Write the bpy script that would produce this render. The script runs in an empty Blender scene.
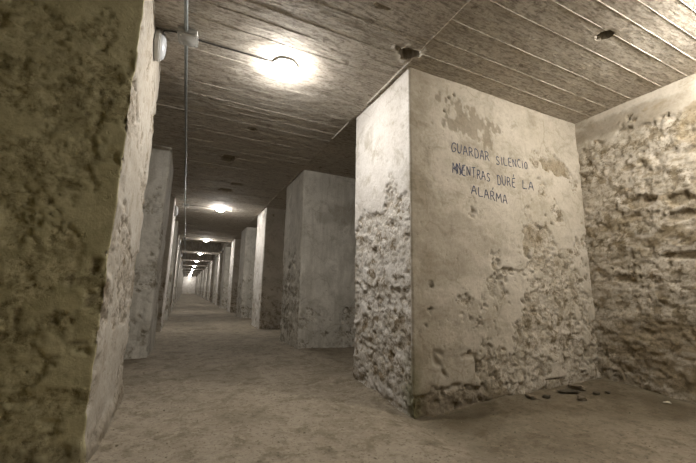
import bpy, math, random
import numpy as np
C = bpy.context.scene
COL = C.collection
# ------------------------------------------------------------------ camera, world, exposure
H = 2.55                       # ceiling height
cam_d = bpy.data.cameras.new('camera'); cam = bpy.data.objects.new('camera', cam_d); COL.objects.link(cam)
cam_d.sensor_width = 36.0; cam_d.lens = 343.137 / 696 * 36; cam_d.clip_start = 0.02; cam_d.clip_end = 200
yaw, pit, rol = .4358, .1726, .0194
F = np.array([math.sin(yaw)*math.cos(pit), math.cos(yaw)*math.cos(pit), math.sin(pit)])
R = np.cross(F, [0, 0, 1]); R /= np.linalg.norm(R); U = np.cross(R, F)
R, U = R*math.cos(rol)+U*math.sin(rol), -R*math.sin(rol)+U*math.cos(rol)
import mathutils
M4 = mathutils.Matrix(((R[0], U[0], -F[0], 0), (R[1], U[1], -F[1], 0), (R[2], U[2], -F[2], .7923), (0, 0, 0, 1)))
cam.matrix_world = M4
C.camera = cam
w = bpy.data.worlds.new('world'); C.world = w; w.use_nodes = True
w.node_tree.nodes['Background'].inputs[0].default_value = (.9, .95, 1, 1)
w.node_tree.nodes['Background'].inputs[1].default_value = 0.0
C.view_settings.view_transform = 'Standard'; C.view_settings.look = 'None'
C.view_settings.gamma = 1; C.view_settings.use_curve_mapping = False
C.view_settings.exposure = 0.2
LAMP_POWER = 410.0              # emission strength of each ceiling lamp's globe
BAY_POWER = 370.0               # the lamp of the side bay
LAMP_COL = (1.0, .96, .915)
BAY_COL = (1.0, .955, .88)
try:
    C.cycles.use_denoising = True
    C.cycles.max_bounces = 8; C.cycles.diffuse_bounces = 5
    C.cycles.sample_clamp_indirect = 4
except Exception: pass

# ------------------------------------------------------------------ noise
def hsh(ix, iy, s):
    n = (ix.astype(np.int64)*374761393 + iy.astype(np.int64)*668265263 + int(s)*982451653) & 0xffffffff
    n = ((n ^ (n >> 13))*1274126177) & 0xffffffff
    n = ((n ^ (n >> 16))*2246822519) & 0xffffffff
    n = n ^ (n >> 15)
    return (n & 0xffffff)/float(0xffffff)
def vn(x, y, s=0):
    ix = np.floor(x); iy = np.floor(y); fx = x-ix; fy = y-iy
    fx = fx*fx*fx*(fx*(fx*6-15)+10); fy = fy*fy*fy*(fy*(fy*6-15)+10)
    a = hsh(ix, iy, s); b = hsh(ix+1, iy, s); c = hsh(ix, iy+1, s); d = hsh(ix+1, iy+1, s)
    return ((a*(1-fx)+b*fx)*(1-fy)+(c*(1-fx)+d*fx)*fy)*2-1
def fbm(x, y, o=4, s=0, g=.5):
    r = 0; a = 1; t = 0
    for i in range(o):
        r = r+a*vn(x*2**i+i*17.3, y*2**i-i*9.7, s+i); t += a; a *= g
    return r/t
def voro(x, y, s=0):
    ix = np.floor(x); iy = np.floor(y)
    f1 = np.full(x.shape, 9.); f2 = np.full(x.shape, 9.); idd = np.zeros(x.shape)
    for dx in (-1, 0, 1):
        for dy in (-1, 0, 1):
            cx = ix+dx; cy = iy+dy
            d = np.hypot(cx+.15+.7*hsh(cx, cy, s)-x, cy+.15+.7*hsh(cx, cy, s+7)-y); k = hsh(cx, cy, s+13)
            m = d < f1
            f2 = np.where(m, f1, np.minimum(f2, d)); idd = np.where(m, k, idd); f1 = np.where(m, d, f1)
    return f1, f2, idd
def ss(a, b, x):
    t = np.clip((x-a)/(b-a), 0, 1); return t*t*(3-2*t)

# ------------------------------------------------------------------ objects
def link(o): COL.objects.link(o); return o
def tag(o, label=None, cat=None, group=None, kind=None):
    if label: o['label'] = label
    if cat: o['category'] = cat
    if group: o['group'] = group
    if kind: o['kind'] = kind
    return o
def meshobj(name, verts, faces, mat, parent=None, smooth=False, attrs=None):
    me = bpy.data.meshes.new(name)
    verts = np.asarray(verts, float)
    me.from_pydata(verts.tolist(), [], faces if isinstance(faces, list) else faces.tolist())
    if smooth: me.polygons.foreach_set('use_smooth', [True]*len(me.polygons))
    for k, v in (attrs or {}).items():
        a = me.attributes.new(k, 'FLOAT', 'POINT'); a.data.foreach_set('value', np.asarray(v, np.float32).ravel())
    me.materials.append(mat); me.update()
    o = link(bpy.data.objects.new(name, me))
    if parent: o.parent = parent
    return o
def gridfaces(n, m, flip=False):
    i = np.arange(n-1)[:, None]*m+np.arange(m-1)[None, :]
    f = np.stack([i, i+m, i+m+1, i+1], -1).reshape(-1, 4)
    return f[:, ::-1] if flip else f
class MB:
    def __init__(s): s.v = []; s.f = []
    def add(s, v, f):
        k = len(s.v); s.v += [tuple(map(float, p)) for p in v]; s.f += [[i+k for i in q] for q in f]; return s
    def box(s, c, d, bev=0.0):
        x, y, z = c; a, b, e = [q/2 for q in d]
        if bev <= 0:
            v = [(x+i*a, y+j*b, z+k*e) for i in (-1, 1) for j in (-1, 1) for k in (-1, 1)]
            return s.add(v, [[0, 1, 3, 2], [4, 6, 7, 5], [0, 4, 5, 1], [2, 3, 7, 6], [0, 2, 6, 4], [1, 5, 7, 3]])
        # rounded-rectangle outline extruded in z with a chamfer
        def ring(ia, zz):
            r = []
            A, B = a-ia, b-ia
            for (sx, sy, t0) in ((1, 1, 0), (-1, 1, 90), (-1, -1, 180), (1, -1, 270)):
                for t in (0, 45, 90):
                    th = math.radians(t0+t); r.append((x+sx*(A-bev)+bev*math.cos(th), y+sy*(B-bev)+bev*math.sin(th), zz))
            return r
        rs = [ring(bev*.6, z-e), ring(0, z-e+bev*.6), ring(0, z+e-bev*.6), ring(bev*.6, z+e)]
        v = sum(rs, []); n = 12; f = []
        for k in range(3):
            for i in range(n): f.append([k*n+i, k*n+(i+1) % n, (k+1)*n+(i+1) % n, (k+1)*n+i])
        f.append(list(range(n))[::-1]); f.append(list(range(3*n, 4*n)))
        return s.add(v, f)
    def lathe(s, prof, c=(0, 0, 0), n=28, sx=1, sy=1, axis='z'):
        v = []; f = []
        for (r, h) in prof:
            for i in range(n):
                t = 2*math.pi*i/n; p = (r*math.cos(t)*sx, r*math.sin(t)*sy, h)
                if axis == 'x': p = (p[2], p[0], p[1])
                v.append((p[0]+c[0], p[1]+c[1], p[2]+c[2]))
        for k in range(len(prof)-1):
            for i in range(n): f.append([k*n+i, k*n+(i+1) % n, (k+1)*n+(i+1) % n, (k+1)*n+i])
        f.append(list(range(n))[::-1]); f.append([(len(prof)-1)*n+i for i in range(n)])
        return s.add(v, f)
    def tube(s, pts, r, n=8):
        pts = [np.array(p, float) for p in pts]; v = []; f = []
        for k, p in enumerate(pts):
            t = pts[min(k+1, len(pts)-1)]-pts[max(k-1, 0)]; t /= np.linalg.norm(t)
            u = np.cross(t, [0, 0, 1.]) if abs(t[2]) < .9 else np.cross(t, [1., 0, 0]); u /= np.linalg.norm(u); q = np.cross(t, u)
            for i in range(n):
                a = 2*math.pi*i/n; v.append(p+r*(math.cos(a)*u+math.sin(a)*q))
        for k in range(len(pts)-1):
            for i in range(n): f.append([k*n+i, k*n+(i+1) % n, (k+1)*n+(i+1) % n, (k+1)*n+i])
        f.append(list(range(n))[::-1]); f.append([(len(pts)-1)*n+i for i in range(n)])
        return s.add(v, f)
    def build(s, name, mat, parent=None, smooth=True):
        o = meshobj(name, s.v, s.f, mat, parent)
        if smooth:
            me = o.data; me.polygons.foreach_set('use_smooth', [True]*len(me.polygons))
            try: me.set_sharp_from_angle(angle=math.radians(40))
            except Exception: pass
        return o
def empty(name, loc):
    o = link(bpy.data.objects.new(name, None)); o.location = loc; o.empty_display_size = .1; return o

# ------------------------------------------------------------------ materials
def mat(name):
    m = bpy.data.materials.new(name); m.use_nodes = True
    return m, m.node_tree.nodes, m.node_tree.links, m.node_tree.nodes['Principled BSDF']
def nd(N, t, **k):
    n = N.new(t)
    for a, b in k.items(): setattr(n, a, b)
    return n
def noise(N, L, vec, scale, detail=6, rough=.6, dist=0):
    n = nd(N, 'ShaderNodeTexNoise'); n.inputs['Scale'].default_value = scale; n.inputs['Detail'].default_value = detail
    n.inputs['Roughness'].default_value = rough; n.inputs['Distortion'].default_value = dist
    L.new(vec, n.inputs['Vector']); return n.outputs['Fac']
def ramp(N, L, src, stops):
    r = nd(N, 'ShaderNodeValToRGB'); e = r.color_ramp.elements
    while len(e) < len(stops): e.new(.5)
    for q, (p, c) in zip(e, stops):
        q.position = p; q.color = (c[0], c[1], c[2], 1) if hasattr(c, '__len__') else (c, c, c, 1)
    L.new(src, r.inputs[0]); return r.outputs[0]
def mix(N, L, fac, a, b, mode='MIX'):
    m = nd(N, 'ShaderNodeMix', data_type='RGBA', blend_type=mode)
    for i, v in ((0, fac), (6, a), (7, b)):
        if hasattr(v, 'is_linked'): L.new(v, m.inputs[i])
        elif i == 0: m.inputs[0].default_value = v
        else: m.inputs[i].default_value = (*v, 1)
    return m.outputs[2]
def vec(N, L, scale=(1, 1, 1)):
    t = nd(N, 'ShaderNodeTexCoord'); mp = nd(N, 'ShaderNodeMapping'); mp.inputs['Scale'].default_value = scale
    L.new(t.outputs['Object'], mp.inputs['Vector']); return mp.outputs['Vector']
def bump(N, L, B, h, strength, dist, prev=None):
    b = nd(N, 'ShaderNodeBump'); b.inputs['Strength'].default_value = strength; b.inputs['Distance'].default_value = dist
    L.new(h, b.inputs['Height'])
    if prev is not None: L.new(prev, b.inputs['Normal'])
    L.new(b.outputs[0], B.inputs['Normal']); return b.outputs[0]
def attr(N, name): return nd(N, 'ShaderNodeAttribute', attribute_name=name).outputs['Fac']

def wall_material(name, plaster, plaster2, stone, stone2, mud, streak=0):
    m, N, L, B = mat(name); v = vec(N, L)
    big = noise(N, L, v, 2.3, 5, .6); mid = noise(N, L, v, 9, 8, .7, .3); fine = noise(N, L, v, 46, 8, .75); pit = noise(N, L, v, 26, 5, .6)
    vo = nd(N, 'ShaderNodeTexVoronoi', feature='DISTANCE_TO_EDGE'); vo.inputs['Scale'].default_value = 2.6
    wv = nd(N, 'ShaderNodeVectorMath', operation='ADD'); L.new(v, wv.inputs[0])
    nz = nd(N, 'ShaderNodeTexNoise'); nz.inputs['Scale'].default_value = 4; nz.inputs['Detail'].default_value = 4; L.new(v, nz.inputs['Vector'])
    sc = nd(N, 'ShaderNodeVectorMath', operation='SCALE'); sc.inputs['Scale'].default_value = .2; L.new(nz.outputs['Color'], sc.inputs[0]); L.new(sc.outputs[0], wv.inputs[1])
    L.new(wv.outputs[0], vo.inputs['Vector'])
    hair = nd(N, 'ShaderNodeMath', operation='MULTIPLY'); L.new(ramp(N, L, vo.outputs['Distance'], [(0, 1), (.022, 0)]), hair.inputs[0]); L.new(ramp(N, L, big, [(.48, 0), (.56, .35)]), hair.inputs[1])
    blot = noise(N, L, v, 4.2, 9, .72, .4)
    pl = mix(N, L, ramp(N, L, big, [(.38, 0), (.62, 1)]), plaster, plaster2)
    pl = mix(N, L, ramp(N, L, blot, [(.50, 0), (.62, .75)]), pl, stone)
    pl = mix(N, L, ramp(N, L, mid, [(.55, 0), (.66, .5)]), pl, plaster2)
    if streak: pl = mix(N, L, ramp(N, L, noise(N, L, vec(N, L, (7, 7, 1.2)), 1.6, 7, .65), [(.46, 0), (.62, streak)]), pl, stone)
    pl = mix(N, L, ramp(N, L, pit, [(.68, 0), (.72, .7)]), pl, mud)
    pl = mix(N, L, hair.outputs[0], pl, mud)
    st = mix(N, L, attr(N, 'stone'), stone, stone2)
    st = mix(N, L, ramp(N, L, noise(N, L, v, 5, 7, .68), [(.44, 0), (.54, .85)]), st, plaster)
    st = mix(N, L, ramp(N, L, mid, [(.42, .95), (.49, 0)]), st, mud)
    c = mix(N, L, attr(N, 'bare'), pl, st)
    c = mix(N, L, attr(N, 'joint'), c, mud)
    stn = attr(N, 'stain_shade'); c = mix(N, L, stn, c, (.19, .155, .105))
    c = mix(N, L, attr(N, 'ochre'), c, (.26, .21, .135))
    c = mix(N, L, attr(N, 'algae'), c, (.10, .11, .035))
    bm = nd(N, 'ShaderNodeMath', operation='MULTIPLY_ADD'); L.new(attr(N, 'bare'), bm.inputs[0]); bm.inputs[1].default_value = .62; bm.inputs[2].default_value = .22
    fm = nd(N, 'ShaderNodeMath', operation='MULTIPLY'); L.new(ramp(N, L, fine, [(.38, 1), (.52, 0)]), fm.inputs[0]); L.new(bm.outputs[0], fm.inputs[1])
    c = mix(N, L, fm.outputs[0], c, mix(N, L, 1., c, (.45, .41, .35), 'MULTIPLY'))
    c = mix(N, L, ramp(N, L, fine, [(.56, 0), (.66, .25)]), c, mix(N, L, 1., c, (1.3, 1.3, 1.3), 'MULTIPLY'))
    L.new(c, B.inputs['Base Color']); B.inputs['Roughness'].default_value = .93
    B.inputs['Specular IOR Level'].default_value = .15
    b1 = bump(N, L, B, mid, .45, .016); b2 = bump(N, L, B, fine, .5, .005, b1); bump(N, L, B, ramp(N, L, pit, [(.62, 1), (.70, 0)]), .5, .006, b2)
    return m
MW = wall_material('old plaster over rubble', (.58, .53, .455), (.48, .435, .36), (.36, .32, .25), (.46, .415, .335), (.21, .172, .115))
MWhite = wall_material('limewashed plaster', (.62, .595, .555), (.54, .51, .47), (.36, .325, .265), (.48, .445, .385), (.22, .175, .115))
MGrey = wall_material('grey cement render', (.68, .645, .57), (.54, .51, .445), (.40, .37, .305), (.47, .435, .36), (.21, .18, .13), .55)
MOlive = wall_material('olive brown rubble', (.62, .57, .37), (.47, .43, .26), (.43, .39, .235), (.62, .56, .36), (.31, .275, .155))

MCream = wall_material('cream plaster', (.42, .385, .33), (.36, .325, .27), (.29, .255, .20), (.38, .34, .28), (.20, .16, .11))
def ceiling_material():
    m, N, L, B = mat('board marked concrete')
    v = vec(N, L, (1.1, 9, 1)); vg = vec(N, L, (5.5, 22, 1)); vb = vec(N, L)
    grain = noise(N, L, vg, 3, 6, .65); streak = noise(N, L, v, 2.4, 5, .6, .4); blot = noise(N, L, vb, 1.6, 5, .6); fine = noise(N, L, vb, 55, 4, .7)
    c = mix(N, L, attr(N, 'board'), (.46, .42, .355), (.56, .515, .445))
    c = mix(N, L, ramp(N, L, streak, [(.48, 0), (.66, .5)]), c, (.23, .20, .16))
    c = mix(N, L, ramp(N, L, blot, [(.45, 0), (.7, .5)]), c, (.45, .39, .33))
    c = mix(N, L, ramp(N, L, grain, [(.48, 0), (.62, .7)]), c, (.17, .145, .115))
    c = mix(N, L, ramp(N, L, noise(N, L, vec(N, L, (5, 30, 1)), 2, 5, .7), [(.60, 0), (.68, .8)]), c, (.10, .08, .06))
    c = mix(N, L, ramp(N, L, fine, [(.36, .5), (.5, 0)]), c, (.20, .175, .14))
    c = mix(N, L, ramp(N, L, noise(N, L, vb, 7, 5, .7), [(.6, 0), (.68, .7)]), c, (.12, .095, .07))
    c = mix(N, L, attr(N, 'lime'), c, (.72, .68, .60))
    c = mix(N, L, attr(N, 'stain_shade'), c, (.13, .095, .045))
    L.new(c, B.inputs['Base Color']); B.inputs['Roughness'].default_value = .85; B.inputs['Specular IOR Level'].default_value = .25
    b1 = bump(N, L, B, grain, .6, .006); bump(N, L, B, fine, .35, .004, b1)
    return m
MCeil = ceiling_material()
def floor_material():
    m, N, L, B = mat('trodden earth'); v = vec(N, L)
    big = noise(N, L, v, 1.1, 6, .6); mid = noise(N, L, v, 7, 7, .68, .3); fine = noise(N, L, v, 48, 6, .7)
    c = mix(N, L, ramp(N, L, big, [(.35, 0), (.65, 1)]), (.29, .248, .188), (.215, .18, .13))
    c = mix(N, L, ramp(N, L, mid, [(.48, 0), (.62, .75)]), c, (.135, .108, .07))
    c = mix(N, L, ramp(N, L, noise(N, L, v, 19, 6, .7), [(.5, 0), (.62, .6)]), c, (.33, .285, .215))
    c = mix(N, L, ramp(N, L, fine, [(.56, 0), (.72, .5)]), c, (.27, .225, .165))
    c = mix(N, L, ramp(N, L, fine, [(.32, .85), (.46, 0)]), c, (.085, .065, .04))
    c = mix(N, L, attr(N, 'stain_shade'), c, (.07, .055, .03))
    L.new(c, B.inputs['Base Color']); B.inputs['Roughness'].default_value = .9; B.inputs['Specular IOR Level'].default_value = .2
    b1 = bump(N, L, B, mid, .45, .03); bump(N, L, B, fine, .6, .008, b1)
    return m
MFloor = floor_material()
def plain(name, col, rough=.5, metal=0, var=.25, sc=20):
    m, N, L, B = mat(name); n = noise(N, L, vec(N, L), sc, 4, .6)
    c = mix(N, L, ramp(N, L, n, [(.35, 0), (.7, 1)]), col, tuple(q*(1-var) for q in col))
    L.new(c, B.inputs['Base Color']); B.inputs['Roughness'].default_value = rough; B.inputs['Metallic'].default_value = metal
    return m
def emis(name, col, st):
    m, N, L, B = mat(name); B.inputs['Base Color'].default_value = (.9, .9, .88, 1)
    n = noise(N, L, vec(N, L), 6, 2, .5)
    B.inputs['Emission Color'].default_value = (*col, 1)
    L.new(mix(N, L, ramp(N, L, n, [(.4, 0), (.6, 1)]), (st, st, st), (st*.93, st*.93, st*.93)), B.inputs['Emission Strength'])
    return m
MGal = plain('galvanised steel', (.30, .32, .31), .42, .7, .3, 30)
MBox = plain('grey plastic', (.36, .355, .33), .5)
MCable = plain('dark cable', (.07, .065, .06), .6)
MPlas = plain('aged white plastic', (.46, .45, .42), .45, 0, .15)
MLens = plain('frosted diffuser', (.46, .47, .48), .25, 0, .1)
MSteel = plain('screw steel', (.75, .73, .68), .3, .9)
MLamp = emis('lit diffuser', LAMP_COL, LAMP_POWER)
MBay = emis('lit bay diffuser', BAY_COL, BAY_POWER)
MInk = plain('dark blue paint', (.075, .085, .135), .7, 0, .4, 60)
MInkG = plain('faded grey paint', (.16, .16, .16), .8, 0, .3, 60)
MRock = plain('loose stone', (.20, .165, .115), .95, 0, .5, 25)
MRockD = plain('dark slate chip', (.09, .075, .05), .9, 0, .4, 25)
MPaper = plain('pale scrap', (.7, .66, .55), .8)

# ------------------------------------------------------------------ rubble surfaces
def surface(u, z, e, seed, amp=1.0, cell=(.27, .17)):
    """u along the wall, z up, e = how bare of plaster (0..1). Returns displacement and attributes."""
    wu = u+.15*fbm(u*3.5, z*3.5, 4, seed+50, .6); wz = z+.10*fbm(u*3.5, z*4.5, 4, seed+60, .6)
    f1, f2, idd = voro(wu/cell[0], wz/cell[1], seed)
    g1, g2, gid = voro(wu/.062, wz/.05, seed+5)
    fill = ss(-.35, .25, fbm(u*3, z*3, 3, seed+70))          # where mortar fills the joints
    jn = ss(-.3, .2, vn(u*16, z*16, seed+75))
    joint = (1-ss(.015, .09, f2-f1))*(1-.8*fill)*jn
    dome = (ss(0, .16, f2-f1)*(1-fill)+fill)
    dst = .008*dome*jn+.007*(idd-.5)*(1-.6*fill)-.010*(gid > .88)*ss(.05, .25, g2-g1)
    lay = fbm(u*3.2, z*11+1.5*fbm(u*2, z*2, 2, seed+26), 5, seed+25, .6)
    ridge = 1-np.abs(fbm(u*7, z*12, 4, seed+27, .6))*2.2            # broken edges of old mortar
    dst = dst+.011*lay+.011*fbm(u*14, z*18, 5, seed+20, .75)+.003*ridge-.018
    crack = ss(.045, .0, np.abs(fbm(u*5.5, z*8, 4, seed+28, .55)))*ss(-.1, .3, vn(u*6, z*6, seed+29))
    dst = dst-.006*crack; joint = np.maximum(joint, .6*crack)
    dpl = .009*fbm(u*1.8, z*1.8, 3, seed+30)+.004*fbm(u*9, z*9, 5, seed+31, .65)
    d = dpl*(1-e)+(dst*amp)*e
    dents = ss(.58, .75, vn(u*24, z*24, seed+40))*ss(-.2, .4, vn(u*3, z*3, seed+41))*(.25+.75*e)
    d = d-.009*dents
    return d, dict(bare=e*(.55+.45*ss(-.2, .2, lay)), joint=joint*e, stone=idd, stain_shade=.5*dents, ochre=np.zeros_like(d)+0*u)
def fade_e(u, z, ctrl, seed, soft=.05):
    n = fbm(u*4.5, z*4.5, 6, seed+90, .68)
    return ss(-soft, soft, n*.85+ctrl)

def sheet(name, base, normal, z, ctrl, seed, m, u, parent=None, amp=1.0, extra=None, cell=(.27, .17), round_z=None):
    """base (n,2) xy points, normal (n,2), z list; ctrl(X,Y,Z,face)->control."""
    base = np.array(base); normal = np.array(normal); z = np.array(z); u = np.array(u)
    Ug, Zg = np.meshgrid(u, z, indexing='ij')
    X = np.repeat(base[:, :1], len(z), 1); Y = np.repeat(base[:, 1:2], len(z), 1)
    nx = np.repeat(normal[:, :1], len(z), 1); ny = np.repeat(normal[:, 1:2], len(z), 1)
    e = fade_e(Ug, Zg, ctrl(X, Y, Zg), seed)
    d, at = surface(Ug, Zg, e, seed, amp, cell)
    at['algae'] = np.zeros_like(d); at['ochre'] = np.zeros_like(d)
    if extra is not None: d, at = extra(X, Y, Zg, Ug, d, at)
    P = np.stack([X+nx*d, Y+ny*d, Zg], -1).reshape(-1, 3)
    return P, at, (len(u), len(z))

def pier_path(xw, xi, yf, yb, ds_front, ds_side, ds_back, rad=.03, fine_len=9, ds_far=.15):
    """front face from the wall to the passage, round the corner, passage side, back face. n = outward normals"""
    sg = 1 if xw > xi else -1           # wall lies to +x (right pier) or -x
    pts = []; nor = []; us = []; s = 0
    def seg(p, q, n, ds, coarse=None):
        nonlocal s
        L_ = math.dist(p, q); t = 0; ts = []
        while t < L_-1e-6:
            ts.append(t)
            t += ds if coarse is None or coarse(t, L_) else ds_far
        for t in ts:
            pts.append((p[0]+(q[0]-p[0])*t/L_, p[1]+(q[1]-p[1])*t/L_)); nor.append(n); us.append(s+t)
        s += L_
    def arc(c, a0, a1, k=5):
        nonlocal s
        for i in range(k):
            a = a0+(a1-a0)*i/k; n = (math.cos(a), math.sin(a))
            pts.append((c[0]+rad*n[0], c[1]+rad*n[1])); nor.append(n); us.append(s+abs(a-a0)*rad)
        s += abs(a1-a0)*rad
    PI = math.pi
    seg((xw, yf), (xi+sg*rad, yf), (0, -1), ds_front, lambda t, L_: L_-t < fine_len)
    if sg > 0: arc((xi+rad, yf+rad), -PI/2, -PI)
    else: arc((xi-rad, yf+rad), -PI/2, 0)
    seg((xi, yf+rad), (xi, yb-rad), (-sg, 0), ds_side)
    if sg > 0: arc((xi+rad, yb-rad), PI, PI/2)
    else: arc((xi-rad, yb-rad), 0, PI/2)
    seg((xi+sg*rad, yb), (xw, yb), (0, 1), ds_back)
    pts.append((xw, yb)); nor.append((0, 1)); us.append(s)
    return pts, nor, us, sg
def zlist(d): return np.append(np.arange(-.08, H+.012, d), H+.012)

XW_R, XW_L = 3.53, -2.3
def make_pier(xw, xi, yf, yb, dsf, dss, dsb, dz, m, seed, ctrl, amp=1., extra=None, m2=None, fine_len=9, ds_far=.15, rad=.03, cell=(.27, .17)):
    p, n, u, sg = pier_path(xw, xi, yf, yb, dsf, dss, dsb, rad, fine_len, ds_far)
    P, at, (a, b) = sheet('stone_pier', p, n, zlist(dz), ctrl, seed, m, u, amp=amp, extra=extra, cell=cell)
    ox, oy = (xi, (yf+yb)/2)
    P = P-np.array([ox, oy, 0])
    o = meshobj('stone_pier', P, gridfaces(a, b, flip=(sg < 0)), m, None, True, at)
    o.location = (ox, oy, 0)
    if m2 is not None:                 # passage side in another wash
        o.data.materials.append(m2)
        pn = np.array(n); side = (np.abs(pn[:, 0]) > .72)[:-1]
        idx = np.repeat(side.astype(np.int32), b-1)
        o.data.polygons.foreach_set('material_index', idx)
    return o

# ------------------------------------------------------------------ the setting: walls, floor, ceiling
YB, YE = -3.9, 57.9
def ys_var(a, b, spec):
    out = [a]
    while out[-1] < b:
        y = out[-1]
        for lim, d in spec:
            if y < lim: break
        out.append(y+d)
    out[-1] = b
    return np.array(out)
# right wall
def ctrl_rw(X, Y, Z): return .42-.75*ss(2.12, 2.40, Z+.12*(1.2-Y))
def ex_rw(X, Y, Z, Ug, d, at):
    for (y0, z0, ry, rz, dep) in ((1.545, 1.615, .10, .06, .05), (1.295, 1.58, .09, .055, .05), (1.30, 1.44, .10, .05, .045), (1.28, 1.12, .16, .035, .04), (1.62, 1.95, .05, .03, .02), (1.15, 2.08, .09, .035, .035), (1.75, .95, .1, .04, .03)):
        q = ((Y-y0)/ry)**2+((Z-z0)/rz)**2+.35*vn(Y*25, Z*25, 3)
        k = 1-ss(.6, 1.1, q); d = d-.6*dep*k; at['ochre'] = np.maximum(at['ochre'], .6*k)
    at['stain_shade'] = np.maximum(at['stain_shade'], .55*ss(.1, .5, .55*fbm(Y*5, Z*7, 5, 61, .7)+.9-np.abs(Z-2.40+.05*(2-Y))/.16)*ss(.9, 1.4, Y))
    pt = ss(.18, .34, fbm(Y*3.5, Z*7, 5, 62, .65)+.12*ss(1.6, .4, Z)); at['ochre'] = np.maximum(at['ochre'], .7*pt)  # mud patches, with lamp falloff painted in as more ochre low down
    return d, at
yw = ys_var(YB, YE, [(.3, .12), (2.08, .010), (3.05, .25), (8, .06), (60, .4)])
P, at, (a, b) = sheet('w', [(XW_R, y) for y in yw], [(-1, 0)]*len(yw), zlist(.012), ctrl_rw, 11, MW, yw, amp=.85, extra=ex_rw, cell=(.34, .16))
tag(meshobj('wall_right', P, gridfaces(a, b, True), MW, None, True, at), kind='structure')
yw = ys_var(YB, YE, [(60, .3)])
P, at, (a, b) = sheet('w', [(XW_L, y) for y in yw], [(1, 0)]*len(yw), zlist(.3), lambda X, Y, Z: X*0, 12, MW, yw)
tag(meshobj('wall_left', P, gridfaces(a, b), MW, None, True, at), kind='structure')
xw = np.arange(XW_L, XW_R+.1, .2)
for nm, yy, sgn in (('wall_back', YE, -1), ('wall_front', YB, 1)):
    P, at, (a, b) = sheet('w', [(x, yy) for x in xw], [(0, sgn)]*len(xw), zlist(.15), lambda X, Y, Z: X*0-1, 14, MWhite, xw)
    tag(meshobj(nm, P, gridfaces(a, b, sgn > 0), MWhite, None, True, at), kind='structure')

# ceiling: board-marked concrete, with seams every board, fins where mortar ran between boards
rng = random.Random(4)
seams = [YB]
while seams[-1] < YE: seams.append(seams[-1]+(rng.uniform(.065, .105) if seams[-1] < 16 else .5))
key = [.62, .79, .90, 1.005, 1.125, 1.29, 1.507, 1.69, 1.86]      # fins seen over the side bay
seams = [s for s in seams if s < .55 or s > 1.95]+key+[1.215, 1.40, 1.60, 1.775, 1.955]; seams.sort()
cy = []
for i in range(len(seams)-1):
    s0, s1 = seams[i], seams[i+1]; fine = .35 < s0 < 4.6
    if s0 > 16: cy += [s0]; continue
    cy += [s0-.003, s0, s0+.003]
    k = max(1, int((s1-s0)/(.013 if fine else .05)))
    cy += [s0+.003+(s1-s0-.006)*j/k for j in range(1, k)]
RECESS = [(13.75+5.46*k, 17.95+5.46*k) for k in range(8)]      # the slab steps up between the lintels further down
for a_, b_ in RECESS: cy += [a_-.01, a_+.01, b_-.01, b_+.01]
cy.append(YE); cy = np.array(sorted(cy))
cx = np.concatenate([np.arange(XW_L-.05, -.6, .2), np.arange(-.6, -.30, .02), [-.295, -.285], np.arange(-.28, 1.36, .02), [1.365, 1.38, 1.395, 1.402, 1.410, 1.418, 1.425], np.arange(1.43, 3.0, .013), np.arange(3.0, XW_R+.06, .03)])
X, Y = np.meshgrid(cx, cy, indexing='ij')
sa = np.array(seams); bi = np.clip(np.searchsorted(sa, cy+1e-6)-1, 0, len(sa)-1)
B_ = np.broadcast_to(bi[None, :], X.shape)
bay = (X > 1.41).astype(float)
seg_x = np.floor((X+3*hsh(B_, B_*0, 3))/2.6)+bay*9
tone = .5+(hsh(B_, seg_x, 5)-.5)*(.6-.3*bay)
zc = (tone-.5)*.005*(1-.3*bay)
near = np.min(np.abs(cy[:, None]-sa[None, :]), 1); si = np.argmin(np.abs(cy[:, None]-sa[None, :]), 1)
isse = (near < 1e-3)[None, :]*np.ones_like(X)
iskey = np.isin(np.round(sa[si], 3), np.round(key, 3))[None, :]*np.ones_like(X)
SI = np.broadcast_to(si[None, :], X.shape)
fin_n = ss(-.1, .5, vn(X*2.2, SI*3.7, 21))*(.35+.65*(hsh(SI, SI*0, 8) > .55))
fin = isse*(iskey*bay*(.65+.35*vn(X*5, SI*1.3, 9))+(1-iskey*bay)*fin_n*np.where(bay > 0, .12, .5))
zc = zc-.0045*fin
lime = .6*np.clip(fin*1.2, 0, 1)*(.35+.65*ss(-.3, .4, vn(X*6, SI*2.1, 31)))
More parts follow.
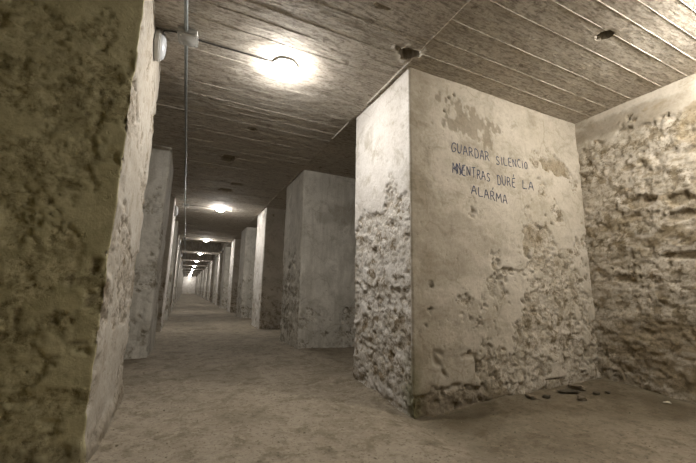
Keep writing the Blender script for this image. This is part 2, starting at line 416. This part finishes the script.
# seam between the passage and the bays
rid = np.exp(-((X-1.41)/.006)**2)*ss(-.5, .3, vn(X*0+1, Y*7, 41))
zc = zc-.008*rid; lime = np.maximum(lime, rid*.6*ss(-.1, .5, vn(X*0+2, Y*13, 42))); zc = zc+.006*bay
zc = zc+.004*fbm(X*1.2, Y*1.2, 3, 70)+.0025*fbm(X*9, Y*14, 4, 71)
stain_shade = np.zeros_like(X)
for (hx, hy, rx, ry, dep, st) in ((2.455, 1.157, .052, .042, .10, .9), (2.47, .765, .055, .045, .09, .6), (1.345, 1.90, .085, .06, .07, .5), (.37, 4.73, .095, .11, .03, .8), (.52, 3.70, .05, .045, .02, .8), (.50, 6.36, .12, .09, .02, .8), (.95, 1.62, .05, .012, .012, .6), (.62, 5.9, .1, .05, .015, .6)):
    q = np.sqrt(((X-hx)/rx)**2+((Y-hy)/ry)**2)+(.22*vn(X*28, Y*28, 51) if hx != 1.345 else .5*fbm(X*17, Y*17, 3, 55))*(0.4 if hx > 2 else 1)
    k = 1-ss(.85, 1.05, q); zc = zc+dep*k
    rim = ss(1.9, 1.1, q)*ss(.85, 1.1, q)*ss(-.2, .6, vn(X*18, Y*18, 52))
    stain_shade = np.maximum(stain_shade, st*np.maximum(k, rim*.7))
    if hx == 1.345:
        zc = zc-.012*ss(1.7, 1.15, q)*ss(.95, 1.1, q)*ss(-.3, .5, vn(X*25, Y*25, 53))
        lime = np.maximum(lime, .8*ss(1.8, 1.2, q)*ss(.9, 1.1, q)*ss(-.1, .4, vn(X*25, Y*25, 54)))
for a_, b_ in RECESS: zc = zc+.42*((Y > a_) & (Y < b_) & (X > -.29) & (X < 1.414))
P = np.stack([X, Y, H+zc], -1).reshape(-1, 3)
tag(meshobj('ceiling', P, gridfaces(len(cx), len(cy), True), MCeil, None, False, dict(board=tone, lime=lime, stain_shade=stain_shade)), kind='structure')

# floor
fx = np.concatenate([np.arange(XW_L-.05, -.7, .25), np.arange(-.7, XW_R+.1, .024)])
fy = ys_var(YB, YE, [(.6, .3), (3.6, .022), (8, .05), (16, .15), (60, 1.0)])
X, Y = np.meshgrid(fx, fy, indexing='ij')
def floor_z(X, Y):
    z = .016*fbm(X*1.1, Y*1.1, 3, 80)+.010*fbm(X*4, Y*4, 4, 81, .6)+.005*fbm(X*18, Y*18, 3, 82)
    z = z-.005
    # earth fallen against the foot of the near right pier and against the right wall
    inb = ss(1.25, 1.5, X)*ss(-.4, .2, Y)*ss(2.6, 2.0, Y)
    z = z-.045*inb*ss(2.1, 1.3, X)*ss(1.25, 1.7, Y)+.03*inb*ss(1.9, 2.4, X)*ss(1.35, 2.0, Y)+.02*ss(3.1, 3.5, X)
    z = z-.03*ss(.62, .1, np.abs(X-3.2))*inb*0
    # rubble skirt at the foot of the near left pier
    z = z+.03*np.exp(-((X+.40)/.09)**2)*ss(1.6, 1.95, Y)*ss(3.4, 2.9, Y)
    z = z+.02*ss(1.3, 1.45, X)*ss(2.3, 2.5, Y)*ss(3.3, 3.0, Y)
    return z
zf = floor_z(X, Y)
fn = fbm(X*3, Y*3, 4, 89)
st = np.maximum(.45*ss(1.35, 1.75, X+.15*fn)*ss(.95+.0, 1.55, Y+.12*fn+.1*(X-1.5))*ss(2.1, 2.0, Y), 0)  # pier's shadow across the bay floor, painted into the earth colour
st = st+.5*(1-st)*ss(.55, .0, np.hypot((X-1.75)*1.0, (Y-1.93)*2.6))+.25*ss(.1, .5, fbm(X*2.2, Y*2.2, 5, 88))  # shade of the dark hollow by the pier foot painted in, plus random earth stains
tag(meshobj('floor', np.stack([X, Y, zf], -1).reshape(-1, 3), gridfaces(len(fx), len(fy)), MFloor, None, True, dict(stain_shade=st)), kind='structure')

# ------------------------------------------------------------------ piers
PY = [2.03+2.66*k for k in range(21)]
XR, XL = 1.45, -.335
SEED_MAIN = 101
def ctrl_main(X, Y, Z):
    front = Y < 2.045
    zl = np.minimum(.10+1.02*(X-1.62), 1.30)
    cf = np.clip((zl-Z)*.55, -.50, .06)-.02
    patch = lambda cx_, cz_, rx_, rz_, tl=0: .42-.5*np.hypot((X-cx_)/rx_, (Z-cz_-tl*(X-cx_))/rz_)
    cf = np.maximum(cf, patch(3.16, 2.03, .30, .085, -.12))
    cf = np.maximum(cf, patch(3.42, 1.88, .09, .16))
    cf = np.maximum(cf, patch(2.72, 1.28, .16, .12))
    cf = np.maximum(cf, patch(2.60, .98, .32, .06)-.05)
    cf = np.where(Z < .10, .5, cf)
    blk = (np.abs(X-1.86) < .15) & (np.abs(Z-.24) < .10)
    cf = np.where(blk, -.9, cf)
    cs = np.clip((1.50-Z)*1.6, -.60, .30)
    return np.where(front, cf, cs)
def ex_main(X, Y, Z, Ug, d, at):
    front = (Y < 2.045)
    n = .8*vn(Ug*13, Z*8, 7)+.7*vn(Ug*34, Z*22, 8)+.3*vn(Ug*80, Z*60, 18)
    tri = np.maximum(np.abs(X-2.08)/.30, np.abs(Z-2.22+.16*(X-1.9))/.17)
    k = ss(.0, .35, n+1.15-1.5*tri)*front
    at['stain_shade'] = np.maximum(at['stain_shade'], .60*k); d = d-.004*k
    oc = ss(.55, .2, np.hypot((X-3.18)/.5, (Z-2.0)/.28))*front*ss(.2, .6, at['bare'])
    oc = np.maximum(oc, .7*ss(1.0, .5, np.hypot((X-2.70)/.30, (Z-1.28)/.17))*front*ss(.2, .6, at['bare']))
    at['ochre'] = np.maximum(at['ochre'], .75*oc)
    # cement block set in the foot of the face
    q = np.maximum(np.abs(X-1.86+.35*(Z-.24))/.15, np.abs(Z-.235+.12*(X-1.86))/.092)+.16*vn(Ug*14, Z*14, 77)
    kb = ss(1.1, .9, q)*front
    d = d*(1-.8*kb)+.002*kb; at['bare'] = at['bare']*(1-kb); at['joint'] = at['joint']*(1-kb)
    rim = ss(1.55, 1.15, q)*(1-kb)*front*ss(-.4, .4, vn(Ug*12, Z*12, 61))
    d = d-.016*rim; at['stain_shade'] = np.maximum(at['stain_shade'], .45*rim)
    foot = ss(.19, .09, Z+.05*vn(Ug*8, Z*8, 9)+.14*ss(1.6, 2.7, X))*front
    at['stain_shade'] = np.maximum(at['stain_shade'], .75*foot)  # dirt and the shade of the recessed foot, painted into the colour
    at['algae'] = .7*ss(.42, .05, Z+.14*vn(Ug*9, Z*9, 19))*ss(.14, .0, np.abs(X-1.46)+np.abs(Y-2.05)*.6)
    hz = ss(.10, .55, fbm(Ug*2.6, Z*6, 5, 33, .6)+.3*ss(2.9, 1.8, X)-.15)*front*(1-at['bare']); at['stain_shade'] = np.maximum(at['stain_shade'], .32*hz)
    at['ochre'] = np.maximum(at['ochre'], .30*ss(.30, .05, X-1.45+.06*vn(Ug*4, Z*4, 44))*front)  # browner towards the corner: weaker lamp light put into the colour
    for (hx, hz_) in ((1.80, 2.27), (1.905, 2.44), (1.85, 2.40), (2.96, 1.52), (3.04, 1.45), (2.9, 1.38), (3.1, 1.62)):
        kk = ss(1.3, .7, np.hypot(X-hx, Z-hz_)/.014)*front; d = d-.02*kk; at['stain_shade'] = np.maximum(at['stain_shade'], kk)
    return d, at
main = make_pier(XW_R+.05, XR, PY[0], PY[0]+.94, .0100, .0100, .06, .0105, MW, SEED_MAIN, ctrl_main, 1.0, ex_main, MWhite, rad=.018)
tag(main, 'pale plastered pier at the right with handwritten Spanish words on its face', 'pier')

ORD = ['nearest', 'second', 'third', 'fourth', 'fifth', 'sixth', 'seventh', 'eighth']
RG, LG = 'piers along the right side of the passage', 'piers along the left side of the passage'
def ctrl_p2(X, Y, Z):
    return np.where(Y < PY[1]+.02, np.clip((.55-Z)*.6, -.5, .1)+.1*ss(1.9, 2.3, X)-.12, np.clip((1.15-Z)*.8, -.45, .35))
def ex_p2(X, Y, Z, Ug, d, at):
    f = (Y < PY[1]+.02)
    k = ss(.1, .8, 1.3-1.0*np.maximum(np.abs(X-2.1)/.42, np.abs(Z-1.95)/.20)+.5*vn(Ug*6, Z*7, 4))*f
    at['stain_shade'] = np.maximum(at['stain_shade'], .35*k)
    return d, at
o = make_pier(XW_R+.05, XR, PY[1], PY[1]+1.0, .022, .022, .1, .022, MGrey, 131, ctrl_p2, 1., ex_p2)
tag(o, 'grey cement rendered pier behind the pier with the writing, second on the right', 'pier', RG)
GEN = lambda X, Y, Z: np.clip((.8-Z)*.5, -.5, .15)
far_R = []
for k in range(2, 21):
    d_ = .04 if k < 5 else .12
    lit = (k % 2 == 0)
    xi = XR+(.0 if k < 3 else .02*math.sin(k*2.1))
    if k < 8:
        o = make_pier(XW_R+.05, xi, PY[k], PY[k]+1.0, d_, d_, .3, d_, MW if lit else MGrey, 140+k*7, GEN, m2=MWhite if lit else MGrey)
        src_r = {lit: o}; far_R.append(o)
    else:
        s = far_R[-2] if k % 2 == 1 else far_R[-1]
        s = far_R[4+(k % 2)]
        o = link(s.copy()); o.location = (xi, PY[k]+.5, 0)
    if k < 8: lb = '%s pier on the right side of the passage, %s' % (ORD[k], {2: 'bright edge and olive front', 3: 'grey and plain', 4: 'with a bright lit edge', 5: 'grey, between two with bright edges', 6: 'bright edged and small', 7: 'grey and very small'}[k])
    else: lb = 'tiny distant pier in the right row, beyond the eighth one'
    tag(o, lb, 'pier', RG)

def ctrl_l1(X, Y, Z):
    front = Y < PY[0]+.015
    cs = .05-.2*ss(.9, 2.2, Z)
    cs = np.where((Z > .12) & (Z < .56) & (Y < 2.6+.3*Z), -.9, cs)
    return np.where(front, .10+.25*vn(X*2.2, Z*2.2, 17), cs)
def ex_l1(X, Y, Z, Ug, d, at):
    side = (Y > PY[0]+.04) & (X > XL-.02)
    kk = ss(1.3, .7, np.hypot((Y-2.24)*1.6, (Z-2.05)*.7)/.02)*side; d = d-.02*kk; at['stain_shade'] = np.maximum(at['stain_shade'], kk)
    foot = ss(.16, .06, Z+.03*vn(Ug*14, Z*14, 4)); d = d+.02*foot; at['stain_shade'] = np.maximum(at['stain_shade'], .5*foot)
    edge = ss(.10, .0, np.abs(Y-PY[0])+np.abs(X-XL))
    d = d+edge*.018*vn(Ug*0+3, Z*16, 5)
    return d, at
o = make_pier(XW_L-.05, XL, PY[0]-.07, PY[0]+.96, .0115, .0115, .06, .0115, MOlive, 211, ctrl_l1, .75, ex_l1, MCream, fine_len=.95, cell=(.36, .27), rad=.012)
tag(o, 'nearest pier on the left, dark olive rubble front and a bright plastered side', 'pier', LG)
L1 = o
o = make_pier(XW_L-.05, -.315, PY[1], PY[1]+1.0, .02, .02, .1, .022, MGrey, 231, lambda X, Y, Z: np.clip((1.2-Z)*.25, -.3, .05)-.08, fine_len=.7)
tag(o, 'grey pier second on the left, just behind the near dark one', 'pier', LG)
far_L = []
for k in range(2, 21):
    d_ = .05 if k < 5 else .12
    if k < 8:
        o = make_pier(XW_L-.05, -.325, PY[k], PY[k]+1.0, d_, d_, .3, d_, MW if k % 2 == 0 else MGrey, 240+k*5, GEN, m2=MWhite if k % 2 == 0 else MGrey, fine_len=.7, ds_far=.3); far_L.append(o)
        lb = '%s pier on the left side of the passage, seen as a thin %s edge' % (ORD[k], 'bright' if k % 2 == 0 else 'grey')
    else:
        s = far_L[4+(k % 2)]; o = link(s.copy()); o.location = (-.325, PY[k]+.5, 0)
        lb = 'tiny distant pier in the left row, beyond the eighth one'
    tag(o, lb, 'pier', LG)
# the two piers just beside the camera, outside the view, which close the side bays
o = make_pier(XW_R+.05, XR, -.63, .31, .05, .05, .05, .05, MW, 301, GEN)
tag(o, 'pier to the right of the camera, closing the near side of the bay', 'pier', RG)
o = make_pier(XW_L-.05, XL, -.63, .31, .1, .1, .1, .1, MOlive, 302, GEN)
tag(o, 'side pier to the left of the camera, before the dark olive one', 'pier', LG)

# ------------------------------------------------------------------ handwriting on the near right pier
GL = {
 'G': [[(.95, .85), (.6, 1), (.2, .85), (.05, .45), (.25, .05), (.7, .02), (.95, .25), (.95, .45), (.55, .45)]],
 'U': [[(.05, 1), (.08, .3), (.3, .02), (.65, .05), (.85, .35), (.9, 1)]],
 'A': [[(.0, 0), (.4, 1), (.55, .95), (.95, 0)], [(.12, .38), (.8, .4)]],
 'R': [[(.1, 0), (.1, 1), (.7, .95), (.85, .72), (.6, .5), (.12, .48)], [(.45, .48), (.95, 0)]],
 'D': [[(.1, 0), (.1, 1), (.6, .95), (.92, .6), (.85, .2), (.5, .0), (.05, .02)]],
 'S': [[(.9, .85), (.5, 1), (.15, .8), (.3, .55), (.8, .42), (.85, .15), (.45, 0), (.05, .12)]],
 'I': [[(.45, 1), (.5, 0)]],
 'L': [[(.15, 1), (.12, .02), (.9, .05)]],
 'E': [[(.9, 1), (.15, .95), (.12, .03), (.9, .0)], [(.15, .5), (.75, .52)]],
 'N': [[(.05, 0), (.1, 1), (.85, .02), (.9, 1)]],
 'C': [[(.92, .85), (.5, 1), (.12, .65), (.12, .3), (.5, .0), (.92, .12)]],
 'O': [[(.5, 1), (.12, .75), (.1, .3), (.45, .0), (.85, .25), (.9, .75), (.5, 1)]],
 'M': [[(.0, 0), (.1, 1), (.48, .35), (.85, 1), (1.0, 0)]],
 'T': [[(.0, .95), (1.0, 1)], [(.5, .98), (.48, 0)]],
}
def surf_main(x, z):
    X_ = np.array(x)[:, None]; Z_ = np.array(z)[:, None]; Y_ = X_*0+PY[0]
    u = (XW_R+.05)-X_
    e = fade_e(u, Z_, ctrl_main(X_, Y_, Z_), SEED_MAIN); d, at_ = surface(u, Z_, e, SEED_MAIN); at_['algae'] = d*0
    d, _ = ex_main(X_, Y_, Z_, u, d, at_); return d[:, 0]
def strokes_obj(name, strokes, wid, m, parent, yface, disp, off=.0035):
    v = []; f = []; rr = random.Random(5)
    for st_ in strokes:
        pts = []
        for i in range(len(st_)-1):
            (x0, z0), (x1, z1) = st_[i], st_[i+1]; k = max(1, int(math.hypot(x1-x0, z1-z0)/.007))
            pts += [(x0+(x1-x0)*j/k, z0+(z1-z0)*j/k) for j in range(k)]
        pts.append(st_[-1]); pts = np.array(pts)
        if len(pts) > 6:                # round off the corners
            q = pts.copy()
            for _ in range(2): q[1:-1] = (q[:-2]+q[1:-1]*2+q[2:])/4
            pts = q
        t = np.gradient(pts, axis=0); t /= np.linalg.norm(t, axis=1)[:, None]+1e-9; nrm = np.stack([-t[:, 1], t[:, 0]], 1)
        wv = wid*(.75+.35*np.abs(np.sin(np.arange(len(pts))*.35+rr.random()*6)))
        base = len(v)
        for side in (-1, 0, 1):
            q = pts+nrm*(side*wv/2)[:, None]; d = disp(q[:, 0], q[:, 1])
            v += [(a_, yface-dd-off+(.002 if side else 0), b_) for (a_, b_), dd in zip(q, d)]
        n = len(pts)
        for s_ in range(2):
            for i in range(n-1): f.append([base+s_*n+i, base+s_*n+i+1, base+(s_+1)*n+i+1, base+(s_+1)*n+i])
    loc = parent.location
    v = np.array(v)-np.array(loc)
    return meshobj(name, v, f, m, parent, False)
rr = random.Random(11)
def word(txt, x0, zb0, x1, zb1, h, acc=()):
    n = len(txt); out = []
    wt = [.55 if c == 'I' else (1.2 if c == 'M' else 1.) for c in txt]; tot = sum(wt); acc_x = 0
    for i, c in enumerate(txt):
        a0 = x0+(x1-x0)*acc_x/tot; lw = (x1-x0)*wt[i]/tot*.80; acc_x += wt[i]
        zb = zb0+(zb1-zb0)*i/max(1, n-1)+rr.uniform(-.004, .004); hh = h*rr.uniform(.9, 1.08); sh = rr.uniform(-.08, .10)
        for st_ in GL[c]: out.append([(a0+(px+sh*py)*lw, zb+py*hh) for px, py in st_])
        if i in acc: out.append([(a0+lw*.5, zb+hh*1.12), (a0+lw*.75, zb+hh*1.4)])
    return out
WORDS = []
def word_(t, x0, z0, x1, *a): return word(t, 1.853+(x0-1.838)*1.03, z0, 1.853+(x1-1.838)*1.03, *a)
WORDS.append(word_('GUARDAR', 1.838, 1.925, 2.262, 1.917, .082))
WORDS.append(word_('SILENCIO', 2.325, 1.908, 2.73, 1.926, .080))
WORDS.append(word_('MIENTRAS', 1.845, 1.745, 2.250, 1.733, .086))
WORDS.append(word_('DURE', 2.322, 1.722, 2.548, 1.729, .088, (3,)))
WORDS.append(word_('LA', 2.622, 1.731, 2.790, 1.736, .082))
WORDS.append(word_('ALARMA', 2.030, 1.595, 2.440, 1.557, .082, (3,)))
# the second and third letters of MIENTRAS were gone over twice
WORDS[2] += [[(1.90, 1.74), (1.905, 1.83), (1.95, 1.75)], [(1.93, 1.83), (1.96, 1.74)], [(1.985, 1.83), (1.93, 1.735)], [(1.86, 1.79), (1.91, 1.76)]]
for wd in WORDS:
    ink = strokes_obj('painted_word', wd, .0095, MInk, main, PY[0], surf_main)
# ------------------------------------------------------------------ pipe, boxes, lamps
XC = -.147
pipe = empty('conduit_pipe', (XC, -1, H-.035)); tag(pipe, 'long grey steel conduit pipe running along the ceiling of the passage', 'pipe')
pts = [(.006*math.sin(i*.9)+.003*math.sin(i*2.3), y, .004*math.sin(i*1.3)) for i, y in enumerate(np.arange(-1.5, 60.5, .8))]
mb = MB().tube(pts, .0125, 10); mb.build('pipe', MGal, pipe)
cp = MB().tube([(-.03, 0, -.012), (-.014, 0, -.012), (-.011, 0, .0), (0, 0, .0), (.011, 0, 0), (.014, 0, -.012), (.03, 0, -.012)], .001, 4)
c0 = None
for i, y in enumerate([1.2, 4.0, 5.6, 7.2, 9.0, 10.8, 12.6, 15, 17, 19, 21.5, 24, 27, 30, 33, 36]):
    if c0 is None:
        m_ = MB(); m_.lathe([(.0145, -.011), (.0145, .011)], (0, 0, 0), 14)
        vv = [(p[0], p[2], p[1]) for p in m_.v]; m_.v = vv
        m_.box((0, 0, .018), (.05, .02, .008)).box((0, 0, .028), (.016, .016, .014))
        c0 = m_.build('clip', MGal, pipe); c0.location = (0, y+1, 0)
    else:
        c_ = link(c0.copy()); c_.parent = pipe; c_.location = (.003, y+1, 0)
tie = MB().box((.0, 0, .015), (.19, .022, .012)).build('bracket', MGal, pipe); tie.location = (0, 8.45, 0)

LY = [2.44+5.46*k for k in range(11)]
XLAMP = .56
def make_lamp(lit=MLamp):
    r = empty('ceiling_lamp', (0, 0, 0))
    MB().lathe([(.093, 0), (.097, -.004), (.096, -.016), (.088, -.022)], n=36).build('base', MPlas, r)
    MB().lathe([(.084, -.020), (.085, -.024), (.084, -.032), (.078, -.045), (.067, -.058), (.048, -.068), (.026, -.074), (.004, -.076)] if lit is MLamp else
               [(.074, -.017), (.076, -.03), (.076, -.10), (.070, -.125), (.05, -.14), (.026, -.146), (.004, -.148)], n=36).build('diffuser', lit, r)
    return r
def make_box():
    r = empty('junction_box', (0, 0, 0))
    MB().box((0, 0, -.024), (.124, .124, .046), .010).build('box_body', MBox, r)
    MB().box((0, 0, -.051), (.128, .128, .009), .011).build('lid', MBox, r)
    m_ = MB()
    for sx, sy in ((1, 1), (-1, 1), (1, -1), (-1, -1)):
        s_ = MB().lathe([(.0055, 0), (.0055, -.003)], (sx*.042, sy*.042, -.0555), 10).build('screw', MSteel, r)
    return r
def make_wall_lamp():
    r = empty('wall_lamp', (0, 0, 0))
    MB().lathe([(.082, -.012), (.085, -.002), (.085, .014), (.078, .018)], n=32, sy=1.3, axis='x').build('base', MPlas, r)
    MB().lathe([(.076, .018), (.075, .028), (.066, .042), (.045, .050), (.015, .053)], n=32, sy=1.3, axis='x').build('diffuser', MLens, r)
    m_ = MB()
    m_.lathe([(.079, .017), (.081, .021), (.077, .027)], n=32, sy=1.3, axis='x').build('rim', MPlas, r)
    return r
def copy_thing(o):
    c = link(o.copy())
    for ch in o.children:
        d = link(ch.copy()); d.parent = c
    return c
lamp0, box0, wl0 = make_lamp(), make_box(), make_wall_lamp()
HC = H+.004
for k, y in enumerate(LY):
    l = lamp0 if k == 0 else copy_thing(lamp0); l.location = (XLAMP-.006*k, y, HC-.006)
    lb = ['round ceiling lamp shining brightest and nearest, over the passage'] + ['%s lit ceiling lamp from the camera down the passage' % n for n in ORD[1:]]
    tag(l, 'lit ceiling lamp of the passage behind the camera' if k == 11 else lb[k] if k < 8 else 'tiny lit ceiling lamp far down the passage beyond the eighth', 'lamp', 'lit lamps along the passage ceiling')
    b = box0 if k == 0 else copy_thing(box0); b.location = (XC+.012, y-.03, HC-.008)
    b.rotation_euler = (0, 0, math.radians(-4)) if k == 0 else (0, 0, 0)
    tag(b, 'grey square junction box on the ceiling pipe, nearest the camera' if k == 0 else ('%s grey junction box along the ceiling pipe, level with the %s lamp' % (ORD[k], ORD[k]) if k < 4 else 'tiny distant junction box on the ceiling pipe beyond the fourth'), 'junction box', 'junction boxes on the ceiling pipe')
    if k < 4:
        cb = MB().tube([(XC+.062-XC, 0, 0), (.2, .006, .003), (.42, -.004, .002), (XLAMP-.085-XC, 0, 0)], .0055, 7).build('lamp_cable', MCable)
        cb.location = (XC, y, HC-.016)
        tag(cb, ['dark thin cable from the near junction box to the nearest lamp', 'dark thin cable from the second box to the second lamp', 'dark thin cable feeding the third lamp', 'dark thin cable feeding the fourth lamp'][k], 'cable', 'cables to the ceiling lamps')
    if k < 8:
        wl = wl0 if k == 0 else copy_thing(wl0)
        zz = 2.445 if k == 0 else 2.33
        yy = y+.05 if k == 0 else PY[2*k]+.30
        if k > 6: yy = PY[14]+.3
        wl.location = (XL+.014 if k == 0 else -.325+.012, yy, zz)
        tag(wl, 'unlit oval white bulkhead lamp on the bright side of the near left pier' if k == 0 else ('unlit small wall lamp on the %s pier of the left row' % ORD[2*k] if k < 4 else 'tiny wall lamp far down the left row of piers, beyond the seventh pier'), 'lamp', 'unlit wall lamps on the left piers')
cb = MB().tube([(XC-.045, 2.43, H-.012), (-.22, 2.425, H-.012), (-.285, 2.44, H-.014), (-.300, 2.46, H-.03), (-.302, 2.475, 2.528)], .0055, 7).build('lamp_cable', MCable)
tag(cb, 'dark cable from the near junction box over to the unlit wall lamp', 'cable')
# the lamp that lights the side bay, on the ceiling just outside the frame
bl = make_lamp(MBay); bl.location = (2.86, .43, HC-.002)
tag(bl, 'round lit ceiling lamp of the side bay with the writing', 'lamp')

# ------------------------------------------------------------------ small loose things on the floor
def rock(name, x, y, sx, sy, sz, m, seed, rot=0, lift=.3):
    bm_v = []; n1, n2 = 12, 8; f = []
    for j in range(n2+1):
        th = math.pi*j/n2
        for i in range(n1):
            ph = 2*math.pi*i/n1; bm_v.append((math.sin(th)*math.cos(ph), math.sin(th)*math.sin(ph), math.cos(th)))
    P = np.array(bm_v); n = .25*fbm(P[:, 0]*1.6+seed*3.1+P[:, 2], P[:, 1]*1.6+P[:, 2]*1.3, 3, seed)
    P = np.sign(P)*np.abs(P)**.6*(1+1.6*n[:, None]); P = P*np.array([sx*.8, sy, sz*.8])/2
    for j in range(n2):
        for i in range(n1): f.append([j*n1+i, (j+1)*n1+i, (j+1)*n1+(i+1) % n1, j*n1+(i+1) % n1])
    o = meshobj(name, P, f, m, None, False)
    o.location = (x, y, float(floor_z(np.array([x]), np.array([y]))[0])+sz*lift*1.4); o.rotation_euler = (0, 0, rot); return o
for i, (x, y, sx, sy, sz, m, lb) in enumerate([
    (2.86, 1.895, .20, .06, .030, MRockD, 'dark flat slate sliver lying at the foot of the lettered pier'),
    (3.06, 1.80, .075, .045, .025, MRockD, 'small dark chip right of the slate sliver on the bay floor'),
    (3.165, 1.775, .06, .035, .02, MRockD, 'rightmost small dark chip on the bay floor near the corner'),
    (2.80, 1.755, .075, .055, .035, MRock, 'small tan stone in front of the slate sliver'),
    (2.45, 1.92, .10, .05, .03, MRock, 'brown lump of rubble against the foot of the lettered pier'),
    (2.60, 1.90, .06, .045, .03, MRockD, 'little dark stone left of the slate sliver'),
    (3.02, 1.93, .16, .07, .045, MRock, 'flat brown rubble piece behind the dark chips in the corner')]):
    tag(rock('stone_chip', x, y, sx, sy, sz, m, 300+i, rot=.4*i-.3), lb, 'stone', 'loose stones in the side bay')
# a pale scrap lying flat
k = 14; v = []
for i in range(k):
    a_ = 2*math.pi*i/k; r_ = .020*(1+.35*math.sin(3*a_+1)); v.append((r_*1.3*math.cos(a_), r_*math.sin(a_), .002*math.sin(2*a_)))
v += [(x, y, z+.003) for x, y, z in v]
f = [list(range(k))[::-1], list(range(k, 2*k))]+[[i, (i+1) % k, k+(i+1) % k, k+i] for i in range(k)]
o = meshobj('paper_scrap', v, f, MPaper); o.location = (3.353, 1.467, float(floor_z(np.array([3.353]), np.array([1.467]))[0])+.006)
tag(o, 'tiny pale scrap lying on the earth floor near the right wall', 'scrap')
# gravel crumbs, beyond counting
mb = MB(); rg = random.Random(8)
for i in range(1300):
    x = rg.uniform(-.30, 1.40); y = 1.3+(rg.random()**1.4)*5.5
    if rg.random() < .35: x = rg.uniform(1.5, 3.4); y = rg.uniform(.9, 1.98)
    s_ = rg.uniform(.002, .006)*(1 if rg.random() < .95 else 1.7); z = float(floor_z(np.array([x]), np.array([y]))[0])+s_*.2
    q = [(s_*rg.uniform(.7, 1.3), 0, 0), (0, s_*rg.uniform(.6, 1.2), 0), (-s_*rg.uniform(.7, 1.3), 0, 0), (0, -s_*rg.uniform(.6, 1.2), 0), (0, 0, s_*.7), (0, 0, -s_*.6)]
    a_ = rg.random()*6; ca, sa_ = math.cos(a_), math.sin(a_)
    mb.add([(x+p[0]*ca-p[1]*sa_, y+p[0]*sa_+p[1]*ca, z+p[2]) for p in q], [[0, 1, 4], [1, 2, 4], [2, 3, 4], [3, 0, 4], [1, 0, 5], [2, 1, 5], [3, 2, 5], [0, 3, 5]])
tag(mb.build('gravel', MRock, None, False), 'fine brown crumbs and grit scattered over the earth floor', 'gravel', kind='stuff')
